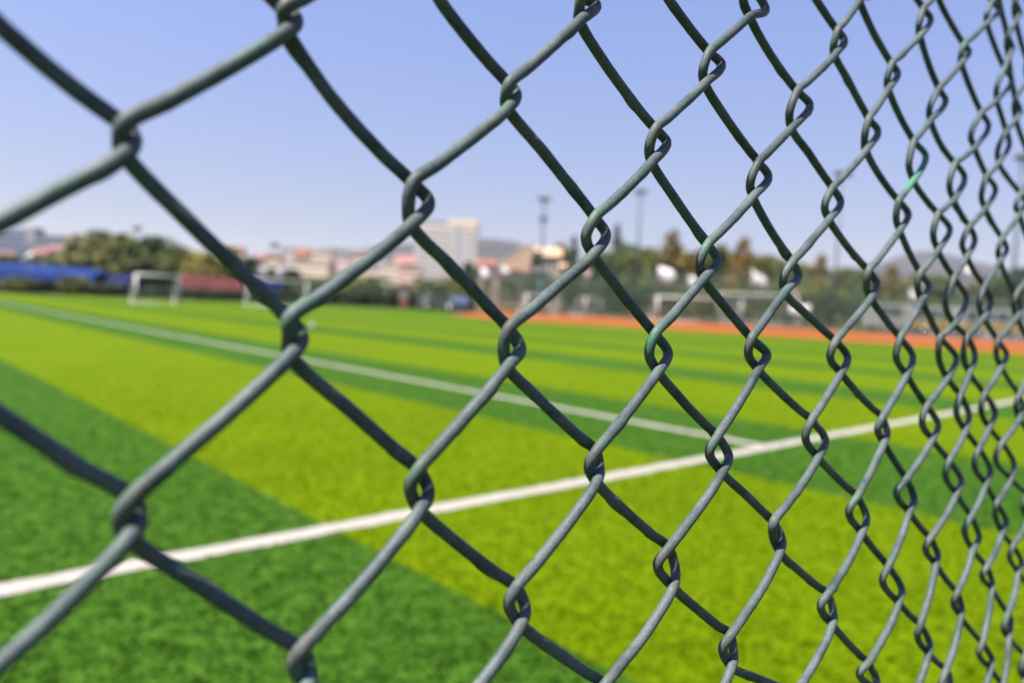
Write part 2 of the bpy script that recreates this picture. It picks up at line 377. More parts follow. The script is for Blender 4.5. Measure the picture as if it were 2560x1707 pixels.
dk = cr(av.outputs[0], .41, TURF_D0, .58, TURF_D1); lt = cr(av.outputs[0], .41, TURF_L0, .58, TURF_L1)
mx = nd.new('ShaderNodeMix'); mx.data_type = 'RGBA'; lk.new(rp.outputs['Color'], mx.inputs['Factor']); lk.new(dk, mx.inputs['A']); lk.new(lt, mx.inputs['B'])
big = cr(tn(.55, 4), .3, (.86, .88, .84), .7, (1.06, 1.05, 1.1))
m2 = nd.new('ShaderNodeMix'); m2.data_type = 'RGBA'; m2.blend_type = 'MULTIPLY'; m2.inputs['Factor'].default_value = 1; lk.new(mx.outputs['Result'], m2.inputs['A']); lk.new(big, m2.inputs['B'])
lk.new(m2.outputs['Result'], b.inputs['Base Color']); b.inputs['Roughness'].default_value = .8; b.inputs['Specular IOR Level'].default_value = .02
bp = nd.new('ShaderNodeBump'); bp.inputs['Strength'].default_value = .5; bp.inputs['Distance'].default_value = .02; lk.new(f2, bp.inputs['Height']); lk.new(bp.outputs['Normal'], b.inputs['Normal'])
far = [wst(*q) for q in ((-60, 70), (-29, 71.5), (-6.5, 73.5))]
EDGE = [(27.0, -7), (28.2, 4.6), (29.4, 11), (29.3, 17.4), (28.1, 23.3), (26.2, 31.4), (25.2, 38)]
sheet('pitch', [(-34, -7)]+EDGE+[ wst(-6.5, 73.5), wst(-29, 71.5), wst(-60, 70)], 0, mt)

m_ln = mat('line_paint', LINE, .8, tuple(c*.80 for c in LINE), 30, 5, bump=.3, bscale=60, spec=.1)
def line(s0, s1, t0, t1, z=.004):
    # slightly ragged edges, as fibres stand through the paint
    L = max(s1-s0, t1-t0); n = max(int(L/.12), 2); a = []; c = []
    rr = random.Random(int(L*100))
    for i in range(n+1):
        k = i/n; e1 = rr.uniform(-.014, .014); e2 = rr.uniform(-.014, .014)
        if s1-s0 > t1-t0: a.append((s0+(s1-s0)*k, t0+e1)); c.append((s0+(s1-s0)*k, t1+e2))
        else: a.append((s0+e1, t0+(t1-t0)*k)); c.append((s1+e2, t0+(t1-t0)*k))
    return sheet('pitch_marking', a+c[::-1], z, m_ln)
line(-33, 24, -.075, .075)
line(-.07, .07, .076, 66)
m_tr = mat('orange_track', TRACK, .85, tuple(c*.82 for c in TRACK), 2, 5, spec=.04)
sheet('running_track', [(26.98, -30), (48, -30), (48.2, 62), (25.22, 39)]+[(a+.02, b) for a, b in EDGE[::-1]], .003, m_tr)
m_ap = mat('grey_asphalt', (.14, .14, .13), .9, (.10, .10, .095), 1, 5)
sheet('car_park', [(48.4, -30), (75, -30), (75, 20), (48.4, 20)], .001, m_ap)

# the turf's own fibres, standing in the near part of the pitch: turf colour brightened to offset their own shading, thin so light passes through
mt2 = mt.copy(); mt2.name = 'turf_fibres'; nd, lk = nodes(mt2); b = nd['Principled BSDF']
for q in nd:
    if q.type == 'VALTORGB' and q.color_ramp.interpolation != 'CONSTANT' and q.color_ramp.elements[0].color[2] < .05:
        for e in q.color_ramp.elements: e.color = (e.color[0]*FIB, e.color[1]*FIB, e.color[2]*FIB, 1)
src = b.inputs['Base Color'].links[0].from_socket; tr = nd.new('ShaderNodeBsdfTranslucent'); ms = nd.new('ShaderNodeMixShader'); ms.inputs[0].default_value = .55
lk.new(src, tr.inputs['Color']); lk.new(b.outputs['BSDF'], ms.inputs[1]); lk.new(tr.outputs['BSDF'], ms.inputs[2]); lk.new(ms.outputs[0], nd['Material Output'].inputs['Surface'])
ng = np.random.default_rng(4); nT = 95000
az = ng.uniform(-.78, .80, nT); dist = 2.3+13.7*ng.random(nT)**1.15
X = np.sin(az)*dist; Yv = np.cos(az)*dist; sx = (X-O[0])*E1[0]+(Yv-O[1])*E1[1]; tx = (X-O[0])*E2[0]+(Yv-O[1])*E2[1]
keep = ~((np.abs(tx) < .082) | ((np.abs(sx) < .077) & (tx > 0))) & (ng.random(nT) < np.clip((16.5-dist)/9, 0, 1)); sx = sx[keep]; tx = tx[keep]; n = len(sx)
ph = ng.uniform(0, PI, n); hh = ng.uniform(.006, .013, n); wd = ng.uniform(.005, .014, n); lx = ng.normal(0, .012, n); ly = ng.normal(0, .012, n)
V = np.empty((n, 4, 3)); c_, s_ = np.cos(ph)*wd, np.sin(ph)*wd
V[:, 0] = np.stack([sx-c_, tx-s_, np.zeros(n)], 1); V[:, 1] = np.stack([sx+c_, tx+s_, np.zeros(n)], 1)
V[:, 2] = np.stack([sx+c_*.6+lx, tx+s_*.6+ly, hh], 1); V[:, 3] = np.stack([sx-c_*.6+lx, tx-s_*.6+ly, hh*.9], 1)
me = bpy.data.meshes.new('grass'); me.vertices.add(n*4); me.vertices.foreach_set('co', V.ravel()); me.loops.add(n*4); me.loops.foreach_set('vertex_index', np.arange(n*4))
me.polygons.add(n); me.polygons.foreach_set('loop_start', np.arange(n)*4); me.polygons.foreach_set('loop_total', np.full(n, 4)); me.update(calc_edges=True); me.materials.append(mt2)
og = bpy.data.objects.new('grass', me); link(og); og.location = (float(O[0]), float(O[1]), .001); og.rotation_euler = (0, 0, ANG); tag(og, kind='stuff')
# ------------------------------------------------------------------ things on and round the pitch
m_white = mat('white_painted_steel', (.62, .60, .56), .5, (.54, .52, .48), 3)
m_net = bpy.data.materials.new('goal_net'); m_net.use_nodes = True
def net_material(m, col, cell, thick):
    nd, lk = nodes(m); b = nd['Principled BSDF']; b.inputs['Base Color'].default_value = (*col, 1); b.inputs['Roughness'].default_value = .8
    tc = nd.new('ShaderNodeTexCoord'); sp = nd.new('ShaderNodeSeparateXYZ'); lk.new(tc.outputs['UV'], sp.inputs[0]); outs = []
    for ax in 'XY':
        a = nd.new('ShaderNodeMath'); a.operation = 'MULTIPLY'; a.inputs[1].default_value = 1/cell; lk.new(sp.outputs[ax], a.inputs[0])
        fr = nd.new('ShaderNodeMath'); fr.operation = 'FRACT'; lk.new(a.outputs[0], fr.inputs[0])
        l = nd.new('ShaderNodeMath'); l.operation = 'LESS_THAN'; l.inputs[1].default_value = thick; lk.new(fr.outputs[0], l.inputs[0]); outs.append(l.outputs[0])
    mxx = nd.new('ShaderNodeMath'); mxx.operation = 'MAXIMUM'; lk.new(outs[0], mxx.inputs[0]); lk.new(outs[1], mxx.inputs[1])
    lk.new(mxx.outputs[0], b.inputs['Alpha'])
    # the cords are modelled as a pattern of holes in the sheet
    return m
net_material(m_net, (.4, .4, .38), .12, .035)
def net_sheet(name, quads, mt, parent):
    v = []; f = []; uv = []
    for q in quads:
        b = len(v); v += [tuple(p) for p in q]; f.append((b, b+1, b+2, b+3))
        e = (Vector(q[1])-Vector(q[0])).length; h = (Vector(q[3])-Vector(q[0])).length; uv += [(0, 0), (e, 0), (e, h), (0, h)]
    me = bpy.data.meshes.new(name); me.from_pydata(v, [], f); me.update(); l = me.uv_layers.new(name='UVMap')
    for i, q in enumerate(uv): l.data[i].uv = q
    me.materials.append(mt); o = bpy.data.objects.new(name, me); link(o); o.parent = parent; return o

def goal(p, q, H, D, rp, label, group=None):
    p = Vector((p[0], p[1], 0)); q = Vector((q[0], q[1], 0)); w = (q-p).length; c = (p+q)/2
    r = empty('goal', c, math.atan2(q.y-p.y, q.x-p.x), label=label, cat='football goal', group=group)
    for sx in (-1, 1):
        MB().bar((sx*w/2, 0, 0), (sx*w/2, 0, H), rp, 10).build('post', m_white, r, True)
        MB().tube([(sx*(w/2), 0, H), (sx*w/2, D*.45, H), (sx*w/2, D, .03), (sx*w/2, 0, .03)], rp*.62, 8).build('side_frame', m_white, r, True)
    MB().bar((-w/2, 0, H), (w/2, 0, H), rp, 10).build('crossbar', m_white, r, True)
    MB().bar((-w/2, D, .03), (w/2, D, .03), rp*.62, 8).build('ground_bar', m_white, r, True)
    a, b_ = w/2-.02, H-.02
    net_sheet('net', [((-a, D, .03), (a, D, .03), (a, D*.45, b_), (-a, D*.45, b_)), ((-a, D*.45, b_), (a, D*.45, b_), (a, 0, b_), (-a, 0, b_)),
                      ((-a, 0, 0), (-a, D, .03), (-a, D*.45, b_), (-a, 0, b_)), ((a, 0, 0), (a, D, .03), (a, D*.45, b_), (a, 0, b_))], m_net, r)
    return r
def gY(x, Y): q = at(x, 700, Y); return (float(q[0]), Y)
goal(gY(340, 52.5), gY(447, 54.5), 2.0, 1.0, .075, 'small white goal standing before the pink hoarding on the far side of the pitch')
goal(gY(622, 58.5), gY(768, 61), 2.05, 1.0, .07, 'white goal half hidden by the wire, in front of the small blue hoarding')
goal(gY(1647, 64), gY(1857, 66), 2.05, 1.4, .075, 'wide white goal at the edge of the orange track, the one nearest its grass side')
goal(gY(1800, 76), gY(1996, 72), 2.7, 1.4, .075, 'wide white goal farther back across the orange track, beside the white sheet')
goal(gY(1318, 66), gY(1402, 69), 1.75, .9, .06, 'low white training goal on the orange track in front of the pillars')
goal(gY(1466, 73), gY(1506, 76), 1.75, 1.6, .06, 'narrow white training goal with a slanting side frame by the net fence')

# ball
bx, by = gp(780, 825)
bl = MB().ball((0, 0, 0), .115, 20, 14).build('football', mat('ball_leather', (.32, .32, .3), .6, (.2, .2, .19), 9, contrast=(.45, .5)), None, True, (bx, by, .117))
tag(bl, 'white football lying alone on the grass', 'ball')

# ------------------------------------------------------------------ hoardings and canopies on the left
m_blue = mat('blue_tarpaulin', BLUE, .8, tuple(c*.7 for c in BLUE), .6, 4, bump=.3, bscale=3, spec=.08)
m_pink = mat('pink_hoarding', PINK, .8, tuple(c*.7 for c in PINK), .5, 3, spec=.1)
m_steel = mat('galvanised_steel', (.12, .125, .13), .7, spec=.2)
m_teal = mat('teal_paint', (.04, .085, .085), .7, (.03, .065, .068), 2, spec=.15)
def canopy(x0, x1, yt0, yt1, yb, Y, label, mt):
    a = at(x0, yt0, Y); c = at(x1, yt1, Y); zb = zat((x0+x1)/2, yb, Y); W = float(c[0]-a[0])
    r = empty('tarpaulin_canopy', (float(a[0]), Y, 0), label=label, cat='canopy')
    n = 24; v = []; f = []; dep = 2.6
    for i in range(n+1):
        k = i/n; zt = float(a[2])*(1-k)+float(c[2])*k; zt -= .35*max(0, (k-.9)/.1)**2
        zt += .06*math.sin(k*40); zz = zb+.05*math.sin(k*33+1)
        for y, z in ((-.6, zz), (-.5, (zz+zt)/2+.1), (0, zt), (dep, zt+.25), (dep, zz)): v.append((k*W, y, z))
    for i in range(n):
        for q in range(4): f.append((i*5+q, (i+1)*5+q, (i+1)*5+q+1, i*5+q+1))
    MB().add(v, f).build('tarpaulin', mt, r, True)
    np_ = max(2, int(W/3)+1)
    for i in range(np_):
        x = .1+(W-.2)*i/(np_-1); MB().bar((x, -.45, 0), (x, -.45, zb+.3), .045, 8).build('post', m_steel, r, True)
    return r
canopy(-60, 240, 656, 679, 704, 79, 'long blue tarpaulin canopy behind the bushes at the left end', m_blue)
canopy(272, 330, 692, 690, 716, 78, 'short dark blue canopy under the olive trees beside the goal', mat('navy_tarpaulin', (.012, .018, .09), .8, spec=.08))
def hoarding(x0, x1, y0, y1, Y, mt, label, panels):
    a = at(x0, y0, Y); c = at(x1, y0+(x1-x0)*.0403, Y); zb = zat(x0, y1, Y); W = float(c[0]-a[0])
    r = empty('hoarding', (float(a[0]), Y, 0), label=label, cat='hoarding')
    for i in range(panels):
        MB().box(W*i/panels+.015, W*(i+1)/panels-.015, -.03, .03, zb, float(a[2])).build('panel', mt, r, bevel=.008)
    for i in range(panels+1): MB().box(W*i/panels-.04, W*i/panels+.04, .032, .11, 0, float(a[2])-.05).build('post', m_steel, r)
    return r
hoarding(452, 610, 687, 720, 77, m_pink, 'faded pink hoarding behind the small white goal', 5)
hoarding(640, 706, 699, 724, 76, m_blue, 'blue hoarding behind the goal half hidden by wire', 3)

# ------------------------------------------------------------------ plants
def leafmat(name, c0, c1, sc=.7):
    m = mat(name, c1, .65, c0, sc, 5, contrast=(.36, .66), spec=.25); nd, lk = nodes(m); b = nd['Principled BSDF']
    return m
LM = {'olive': leafmat('olive_leaves', (0.0618, 0.0765, 0.0206), (0.174, 0.177, 0.0383)),
      'green': leafmat('green_leaves', (0.0383, 0.0662, 0.0251), (0.112, 0.15, 0.0442)),
      'dark': leafmat('dark_evergreen_leaves', (0.0279, 0.0471, 0.0236), (0.0707, 0.0972, 0.0442)),
      'brown': leafmat('autumn_brown_needles', (0.11, 0.081, 0.0265), (0.308, 0.188, 0.05)),
      'yellow': leafmat('yellowing_leaves', (0.125, 0.115, 0.0251), (0.308, 0.257, 0.0442))}
m_bark = mat('bark', (.10, .075, .05), .9, (.06, .045, .03), 6, bump=.5)
def leaves(rr, pts, size):
    v = []; f = []
    for p in pts:
        a = Vector((rr.gauss(0, 1), rr.gauss(0, 1), rr.gauss(0, 1))).normalized(); t = a.orthogonal().normalized(); u = a.cross(t)
        s = size*rr.uniform(.6, 1.3); p = Vector(p); b = len(v); v += [p-t*s, p-u*s*.5, p+t*s, p+u*s*.5]; f.append((b, b+1, b+2, b+3))
    return MB().add(v, f)
def tree(name, x, y, W, H, kind, shape, label, cat, group=None, seed=0, nleaf=4600, crown_base=.22):
    rr = random.Random(seed+int(x*31+y)); r = empty(name, (x, y, 0), rr.uniform(0, 6), label=label, cat=cat, group=group)
    th = H*(.8 if shape == 'cone' else .55); P = [(0, 0, 0), (rr.uniform(-.1, .1), rr.uniform(-.1, .1), th*.5), (rr.uniform(-.2, .2), rr.uniform(-.2, .2), th)]
    tk = MB().tube(P, [H*.022+.03, H*.016+.02, H*.006+.01], 8)
    for i in range(6):
        z = th*rr.uniform(.45, .95); a = rr.uniform(0, 6.28); L = W*rr.uniform(.2, .38)
        tk.tube([(0, 0, z), (math.cos(a)*L*.5, math.sin(a)*L*.5, z+L*.3), (math.cos(a)*L, math.sin(a)*L, z+L*.7)], [H*.009+.01, H*.006+.007, .008], 6)
    tk.build('trunk', m_bark, r, True)
    pts = []
    if shape == 'round':
        blobs = []
        for i in range(13):
            a = rr.uniform(0, 6.28); k = rr.random()**.6; z = rr.uniform(crown_base+.1, .86)
            prof = math.sqrt(max(.05, 1-((z-.55)/.48)**2)); blobs.append((math.cos(a)*k*W*.36*prof, math.sin(a)*k*W*.36*prof, z*H, W*rr.uniform(.13, .24)))
        blobs.append((0, 0, H*.88, W*.16))
        for i in range(nleaf):
            bx, by, bz, br = rr.choice(blobs); d = Vector((rr.gauss(0, 1), rr.gauss(0, 1), rr.gauss(0, 1))).normalized()*br*rr.random()**.33
            z = bz+d.z*min(1.2, H/W*1.1); pts.append((bx+d.x, by+d.y, min(z, H)))
    else:
        for i in range(nleaf):
            k = 1-rr.random()**.62; z = crown_base*.5+(1-crown_base*.5)*k; lay = .72+.28*math.sin(k*42+rr.uniform(-.6, .6))
            rad = W*.56*((1-k)**.55+.03)*lay*(rr.random()**.45); a = rr.uniform(0, 6.28); a += .5*math.sin(a*3+k*9)
            pts.append((math.cos(a)*rad, math.sin(a)*rad, z*H-rad*.15))
    size = max(.13, min(.27, W*.05))
    leaves(rr, pts, size).build('crown', LM[kind], r)
    return r
def tpx(name, px, ytop, wpx, Y, kind, shape, label, cat, **k):
    p = at(px, ytop, Y); return tree(name, float(p[0]), Y, wpx*Y/F, float(p[2]), kind, shape, label, cat, **k)
G = 'trees beyond the pitch'
for a in [
 (20, 640, 95, 90, 'green', 'broadleaf_tree', 'low green tree at the left edge, rising behind the blue canopy'),
 (105, 648, 90, 92, 'green', 'broadleaf_tree', 'low green tree behind the blue canopy, next to the white round lamp'),
 (182, 622, 100, 92, 'olive', 'broadleaf_tree', 'olive tree rising over the right half of the blue canopy'),
 (248, 578, 110, 88, 'olive', 'broadleaf_tree', 'tallest olive tree of the clump left of the first goal'),
 (312, 590, 110, 86, 'olive', 'broadleaf_tree', 'olive tree beside the light mast, above the short dark blue canopy'),
 (385, 592, 105, 87, 'green', 'broadleaf_tree', 'dense green tree directly above the small goal'),
 (450, 622, 100, 88, 'olive', 'broadleaf_tree', 'olive tree above the left half of the pink hoarding'),
 (515, 630, 100, 88, 'yellow', 'broadleaf_tree', 'yellowing tree above the middle of the pink hoarding'),
 (575, 620, 80, 92, 'yellow', 'broadleaf_tree', 'yellowing tree above the right end of the pink hoarding'),
 (625, 645, 75, 90, 'green', 'broadleaf_tree', 'green tree left of the two pale banners'),
 (690, 672, 80, 88, 'green', 'broadleaf_tree', 'low green tree behind the two pale banners'),
 (1172, 655, 46, 100, 'dark', 'dark_tree', 'slim dark tree at the foot of the white tower'),
 (1344, 622, 34, 130, 'green', 'broadleaf_tree', 'green tree right of the sloping tan roof'),
 (1398, 604, 46, 140, 'olive', 'broadleaf_tree', 'olive tree behind the double-headed light mast'),
 (1436, 588, 40, 106, 'dark', 'conifer', 'slim dark conifer right of the double-headed light mast'),
 (1478, 640, 70, 104, 'green', 'broadleaf_tree', 'green tree between the two slim dark conifers'),
 (1545, 556, 42, 104, 'dark', 'conifer', 'tallest slim dark conifer, left of the single-headed mast'),
 (1572, 612, 75, 102, 'green', 'broadleaf_tree', 'green tree behind the foot of the single-headed mast'),
 (1628, 622, 80, 100, 'olive', 'broadleaf_tree', 'olive tree between the single-headed mast and the big flag'),
 (1684, 572, 84, 98, 'brown', 'autumn_conifer', 'broad rust-brown conifer above the big white flag'),
 (1748, 622, 70, 97, 'brown', 'autumn_conifer', 'short rust-brown conifer above the small white flag'),
 (1806, 612, 70, 95, 'olive', 'broadleaf_tree', 'olive tree between the two tallest rust-brown conifers'),
 (1862, 590, 84, 93, 'brown', 'autumn_conifer', 'tall rust-brown conifer left of the torn-looking white flag'),
 (1926, 642, 76, 91, 'olive', 'broadleaf_tree', 'olive tree right of the torn-looking white flag'),
 (1992, 668, 80, 89, 'green', 'broadleaf_tree', 'low green tree behind the white sheet'),
 (2054, 634, 62, 87, 'brown', 'autumn_conifer', 'slim rust-brown conifer left of the tall grey mast'),
 (2112, 672, 80, 85, 'olive', 'broadleaf_tree', 'olive tree at the tall grey mast'),
 (2172, 680, 76, 84, 'green', 'broadleaf_tree', 'low green tree behind the white van'),
 (2232, 662, 70, 83, 'brown', 'autumn_conifer', 'rust-brown conifer before the hill, above the white van'),
 (2298, 690, 84, 81, 'olive', 'broadleaf_tree', 'olive tree before the hill top'),
 (2372, 692, 84, 80, 'green', 'broadleaf_tree', 'low green tree above the first yellow minibus'),
 (2436, 704, 70, 78, 'brown', 'autumn_conifer', 'low rust-brown conifer above the gap between the yellow minibuses'),
 (2496, 690, 70, 77, 'green', 'broadleaf_tree', 'green tree above the second yellow minibus'),
 (150, 640, 90, 98, 'olive', 'broadleaf_tree', 'low olive tree filling the gap behind the middle of the blue canopy'),
 (345, 606, 100, 96, 'green', 'broadleaf_tree', 'green tree behind the light mast head, between two olive trees'),
 (545, 640, 90, 96, 'olive', 'broadleaf_tree', 'olive tree between the two yellowing trees'),
 (1508, 628, 84, 112, 'olive', 'broadleaf_tree', 'olive tree closing the gap left of the tallest slim conifer'),
 (1655, 634, 90, 108, 'green', 'broadleaf_tree', 'green tree behind the left edge of the big white flag'),
 (1716, 632, 84, 106, 'yellow', 'broadleaf_tree', 'yellowing tree right of the broadest rust-brown conifer'),
 (1770, 640, 90, 104, 'green', 'broadleaf_tree', 'green tree behind the short rust-brown conifer'),
 (1832, 636, 84, 103, 'yellow', 'broadleaf_tree', 'yellowing tree at the left foot of the tall rust-brown conifer'),
 (1898, 640, 84, 102, 'brown', 'autumn_conifer', 'rust-brown conifer close behind the torn-looking white flag'),
 (1962, 656, 84, 100, 'yellow', 'broadleaf_tree', 'yellowing tree above the narrow pinkish flag'),
 (2026, 664, 84, 98, 'olive', 'broadleaf_tree', 'olive tree left of the slim rust-brown conifer'),
 (2140, 690, 84, 96, 'yellow', 'broadleaf_tree', 'yellowing tree right of the tall grey mast'),
 (2550, 672, 90, 76, 'dark', 'dark_tree', 'dark tree at the right edge of the picture beside the last mast')]:
    cone = 'conifer' in a[5]
    tpx(a[5], a[0], a[1], a[2]*(1.6 if cone else 1.85), a[3], a[4], 'cone' if cone else 'round', a[6], 'tree', group=G, crown_base=.05)
def shrub(px, ytop, wpx, Y, kind, label, group='shrubs along the far edge of the pitch'):
    p = at(px, ytop, Y); x = float(p[0]); W = wpx*1.2*Y/F; H = float(p[2]); rr = random.Random(px)
    r = empty('shrub', (x, Y, 0), label=label, cat='shrub', group=group)
    st = MB()
    for i in range(5):
        a = i*1.26; st.tube([(0, 0, 0), (math.cos(a)*W*.15, math.sin(a)*W*.15, H*.35), (math.cos(a)*W*.25, math.sin(a)*W*.25, H*.7)], [.03, .02, .01], 6)
    st.build('stem', m_bark, r, True)
    pts = []
    for i in range(1600):
        d = Vector((rr.gauss(0, 1), rr.gauss(0, 1), rr.gauss(0, 1))).normalized(); k = rr.random()**.3*(1+.12*math.sin(d.x*7+d.z*5))
        pts.append((d.x*k*W*.5, d.y*k*W*.4, max(.03, H*.5+d.z*k*H*.5)))
    leaves(rr, pts, .1+W*.02).build('foliage', LM[kind], r)
for a in [(46, 692, 70, 74.5, 'olive', 'rounded olive shrub under the pale left end of the blue canopy'),
          (187, 690, 66, 74, 'olive', 'rounded olive shrub under the right end of the blue canopy'),
          (262, 706, 60, 76, 'dark', 'dark shrub between the rounded olive shrub and the first goal'),
          (785, 690, 90, 80, 'green', 'green shrub left of centre, right of the second goal'),
          (862, 684, 100, 80, 'olive', 'broad olive shrub below the cream apartment blocks'),
          (938, 688, 90, 80, 'green', 'green shrub below the grey roof'),
          (1066, 692, 90, 81, 'green', 'green shrub above the parked silver car'),
          (1136, 694, 100, 82, 'olive', 'broad olive shrub above the parked pale blue car'),
          (990, 716, 60, 79, 'dark', 'low dark shrub below the orange-red stand')]:
    shrub(*a)
def hedge(P, H, D, kind, label, n, cat='hedge'):
    rr = random.Random(int(P[0][0]*10)); r = empty('hedge', (P[0][0], P[0][1], 0), label=label, cat=cat)
    a = Vector((0, 0)); b_ = Vector((P[1][0]-P[0][0], P[1][1]-P[0][1])); L = b_.length; d = b_.normalized(); nn = Vector((-d.y, d.x)); pts = []
    for i in range(n):
        k = rr.random()*L; h = H*(.86+.14*noise.noise(Vector((k*.5, H, 0)))+.1*noise.noise(Vector((k*2, 3, H)))); q = d*k+nn*rr.uniform(-D/2, D/2); pts.append((q.x, q.y, h*rr.random()**.6))
    leaves(rr, pts, .19).build('foliage', LM[kind], r)
    st = MB(); st.bar((0, 0, .04), (b_.x, b_.y, .04), .03, 6)
    for i in range(int(L/1.2)): q = d*(i*1.2+.4); st.bar((q.x, q.y, 0), (q.x+rr.uniform(-.1, .1), q.y, H*.7), .03, 6, .012)
    st.build('stem', m_bark, r)
hedge((gY(-60, 76.5), gY(330, 76.5)), 1.5, 1.4, 'dark', 'long dark hedge at the foot of the blue canopy', 5200)
hedge((gY(332, 75), gY(745, 75)), 1.05, 1.2, 'dark', 'low dark hedge below the pink hoarding, behind the goals', 5200)
hedge((gY(748, 77.5), gY(1190, 79)), 1.7, 1.6, 'dark', 'dark hedge across the middle below the town', 6500)
hedge((gY(1195, 99), gY(1700, 93)), 4.8, 2.5, 'green', 'tall green hedge behind the net fence, under the light masts', 11000)
hedge((gY(1702, 91), gY(2120, 81)), 4.5, 2.5, 'olive', 'tall olive hedge behind the white flags', 9500)
hedge((gY(2122, 80), gY(2660, 72)), 3.6, 2.5, 'green', 'tall green hedge behind the vans', 7500)

# ------------------------------------------------------------------ light masts, lamp, flags, banners
def mast(px, yhead, Y, label, heads, rad=.14, low=None, mt=None):
    p = at(px, yhead, Y); x = float(p[0]); H = float(p[2]); r = empty('light_mast', (x, Y, 0), label=label, cat='light mast', group='light masts round the pitch')
    mt = mt or m_teal; MB().bar((0, 0, 0), (0, 0, H), rad, 10, rad*.55).build('pole', mt, r, True)
    if low: MB().bar((0, 0, 0), (0, 0, low), rad*2.4, 12, rad*2.2).build('base', m_teal, r, True); MB().box(-.9, .9, -.5, .5, low, low+.25).build('platform', m_teal, r, bevel=.02)
    for k, (dz, w) in enumerate(heads):
        fr = MB().box(-w/2, w/2, -.08, .08, H+dz-.06, H+dz+.06).build('lamp_bracket', m_steel, r)
        for i in range(3 if w > 1 else 2):
            xx = -w/2+w*(i+.5)/(3 if w > 1 else 2)
            M = Matrix.Translation((xx, -.18, H+dz)) @ Matrix.Rotation(.5, 4, 'X')
            MB().box(-.2, .2, -.1, .1, -.26, .26, M).build('floodlight', m_lampbody, r, bevel=.02)
m_lampbody = mat('grey_lamp_housing', (.22, .22, .22), .4, (.14, .14, .15), 2)
mast(344, 571, 92, 'light mast showing only its head over the olive trees', [(0, 1.0)], .1)
mast(688, 612, 98, 'light mast with a dark head over the cream town houses', [(0, 1.1)], .1)
mast(1361, 498, 84, 'double-headed light mast on a thick teal base', [(0, 1.3), (-2.1, .9)], .17, 4.2)
mast(1602, 480, 88, 'single-headed light mast left of the rust-brown conifers', [(0, 1.5)], .17)
mast(2105, 436, 66, 'tall grey mast with a broad floodlight head between the wires', [(0, 1.5)], .12, mt=m_steel)
mast(2556, 395, 58, 'mast at the right edge of the picture', [(0, 1.3)], .13)
p = at(78, 642, 74); r = empty('globe_lamp', (float(p[0]), 74, 0), label='white round lamp on a post before the blue canopy', cat='lamp')
MB().bar((0, 0, 0), (0, 0, float(p[2])-.3), .05, 8).build('post', m_steel, r, True)
MB().ball((0, 0, float(p[2])), .42, 16, 10).build('globe', mat('opal_glass', (0.464, 0.452, 0.406), .3, (0.406, 0.394, 0.348), 2), r, True)
m_flag = mat('white_cloth', (.72, .66, .65), .8, (.62, .57, .56), 1.2)
m_pinkcloth = mat('pale_pink_cloth', (0.418, 0.29, 0.267), .8, (0.348, 0.232, 0.22), 1.2)
m_lilac = mat('pale_lilac_cloth', (0.319, 0.267, 0.325), .8, (0.261, 0.22, 0.278), 1.2)
def flag(px, py, w, h, Y, label, mt, shape, name='flag', cat='flag', group='white flags along the far fence'):
    p = at(px-w/2, py-h/2, Y); k = Y/F; x = float(p[0]); zt = float(p[2]); W = w*k; Hh = h*k
    r = empty(name, (x, Y, 0), label=label, cat=cat, group=group)
    MB().bar((0, 0, 0), (0, 0, zt+.15), .03, 8).build('pole', m_steel, r, True)
    n = 10; v = []; f = []
    for side in (0, 1):
        for i in range(n+1):
            u = i/n
            if shape == 'drop': top, bot = zt-Hh*.28*u*u, zt-Hh*(.62+.38*math.sin(u*PI*.8))
            elif shape == 'torn': top, bot = zt-Hh*.5*u, zt-Hh*(.9+.1*math.sin(u*9))
            else: top, bot = zt-Hh*.04*math.sin(u*5), zt-Hh*(1-.04*math.sin(u*6))
            y = .10*math.sin(u*7)*u+side*.012
            v += [(.03+u*W, y, top), (.03+u*W, y+.03, (top+bot)/2), (.03+u*W, y, bot)]
    q = (n+1)*3
    for i in range(n):
        for j in (0, 1):
            a = i*3+j; f.append((a, a+3, a+4, a+1)); f.append((q+a, q+a+1, q+a+4, q+a+3))
        f.append((i*3, q+i*3, q+i*3+3, i*3+3)); f.append((i*3+2, i*3+5, q+i*3+5, q+i*3+2))
    for e in (0, n):
        for j in (0, 1): f.append((e*3+j, e*3+j+1, q+e*3+j+1, q+e*3+j))
    MB().add(v, f).build('cloth', mt, r, True)
    return r
flag(1668, 691, 44, 48, 70, 'large round-cornered white flag below the broadest rust-brown conifer', m_flag, 'drop')
flag(1733, 708, 24, 36, 72, 'small white flag between the two larger ones', m_flag, 'drop')
flag(1900, 699, 40, 50, 68, 'white flag tapering to one side as if torn', m_flag, 'torn')
flag(1470, 688, 20, 30, 80, 'small pinkish flag low behind the wire crossing', m_pinkcloth, 'drop')
flag(1212, 686, 22, 34, 86, 'white flag beside the tan pillars', m_flag, 'drop')
flag(1264, 676, 22, 30, 84, 'white flag on the slope of the tan roof', m_flag, 'torn')
flag(1987, 731, 14, 30, 70, 'narrow pinkish flag above the white sheet', m_pinkcloth, 'torn')
flag(2285, 737, 22, 34, 60, 'white flag over the white van', m_flag, 'torn')
flag(2308, 717, 12, 34, 62, 'narrow salmon-pink flag before the hill', m_pinkcloth, 'drop')
flag(2421, 677, 24, 34, 64, 'white flag standing above the right slope of the hill', m_flag, 'torn')
flag(2000, 778, 54, 33, 62, 'wide white sheet hung low by the wide goal', m_flag, 'sheet', 'hanging_sheet', 'cloth sheet', None)
flag(658, 681, 20, 30, 84, 'pale lilac banner left of its twin, before the cream houses', m_lilac, 'sheet', 'banner', 'banner', 'pale banners')
flag(699, 684, 20, 30, 84, 'pale lilac banner right of its twin, before the cream houses', m_lilac, 'sheet', 'banner', 'banner', 'pale banners')

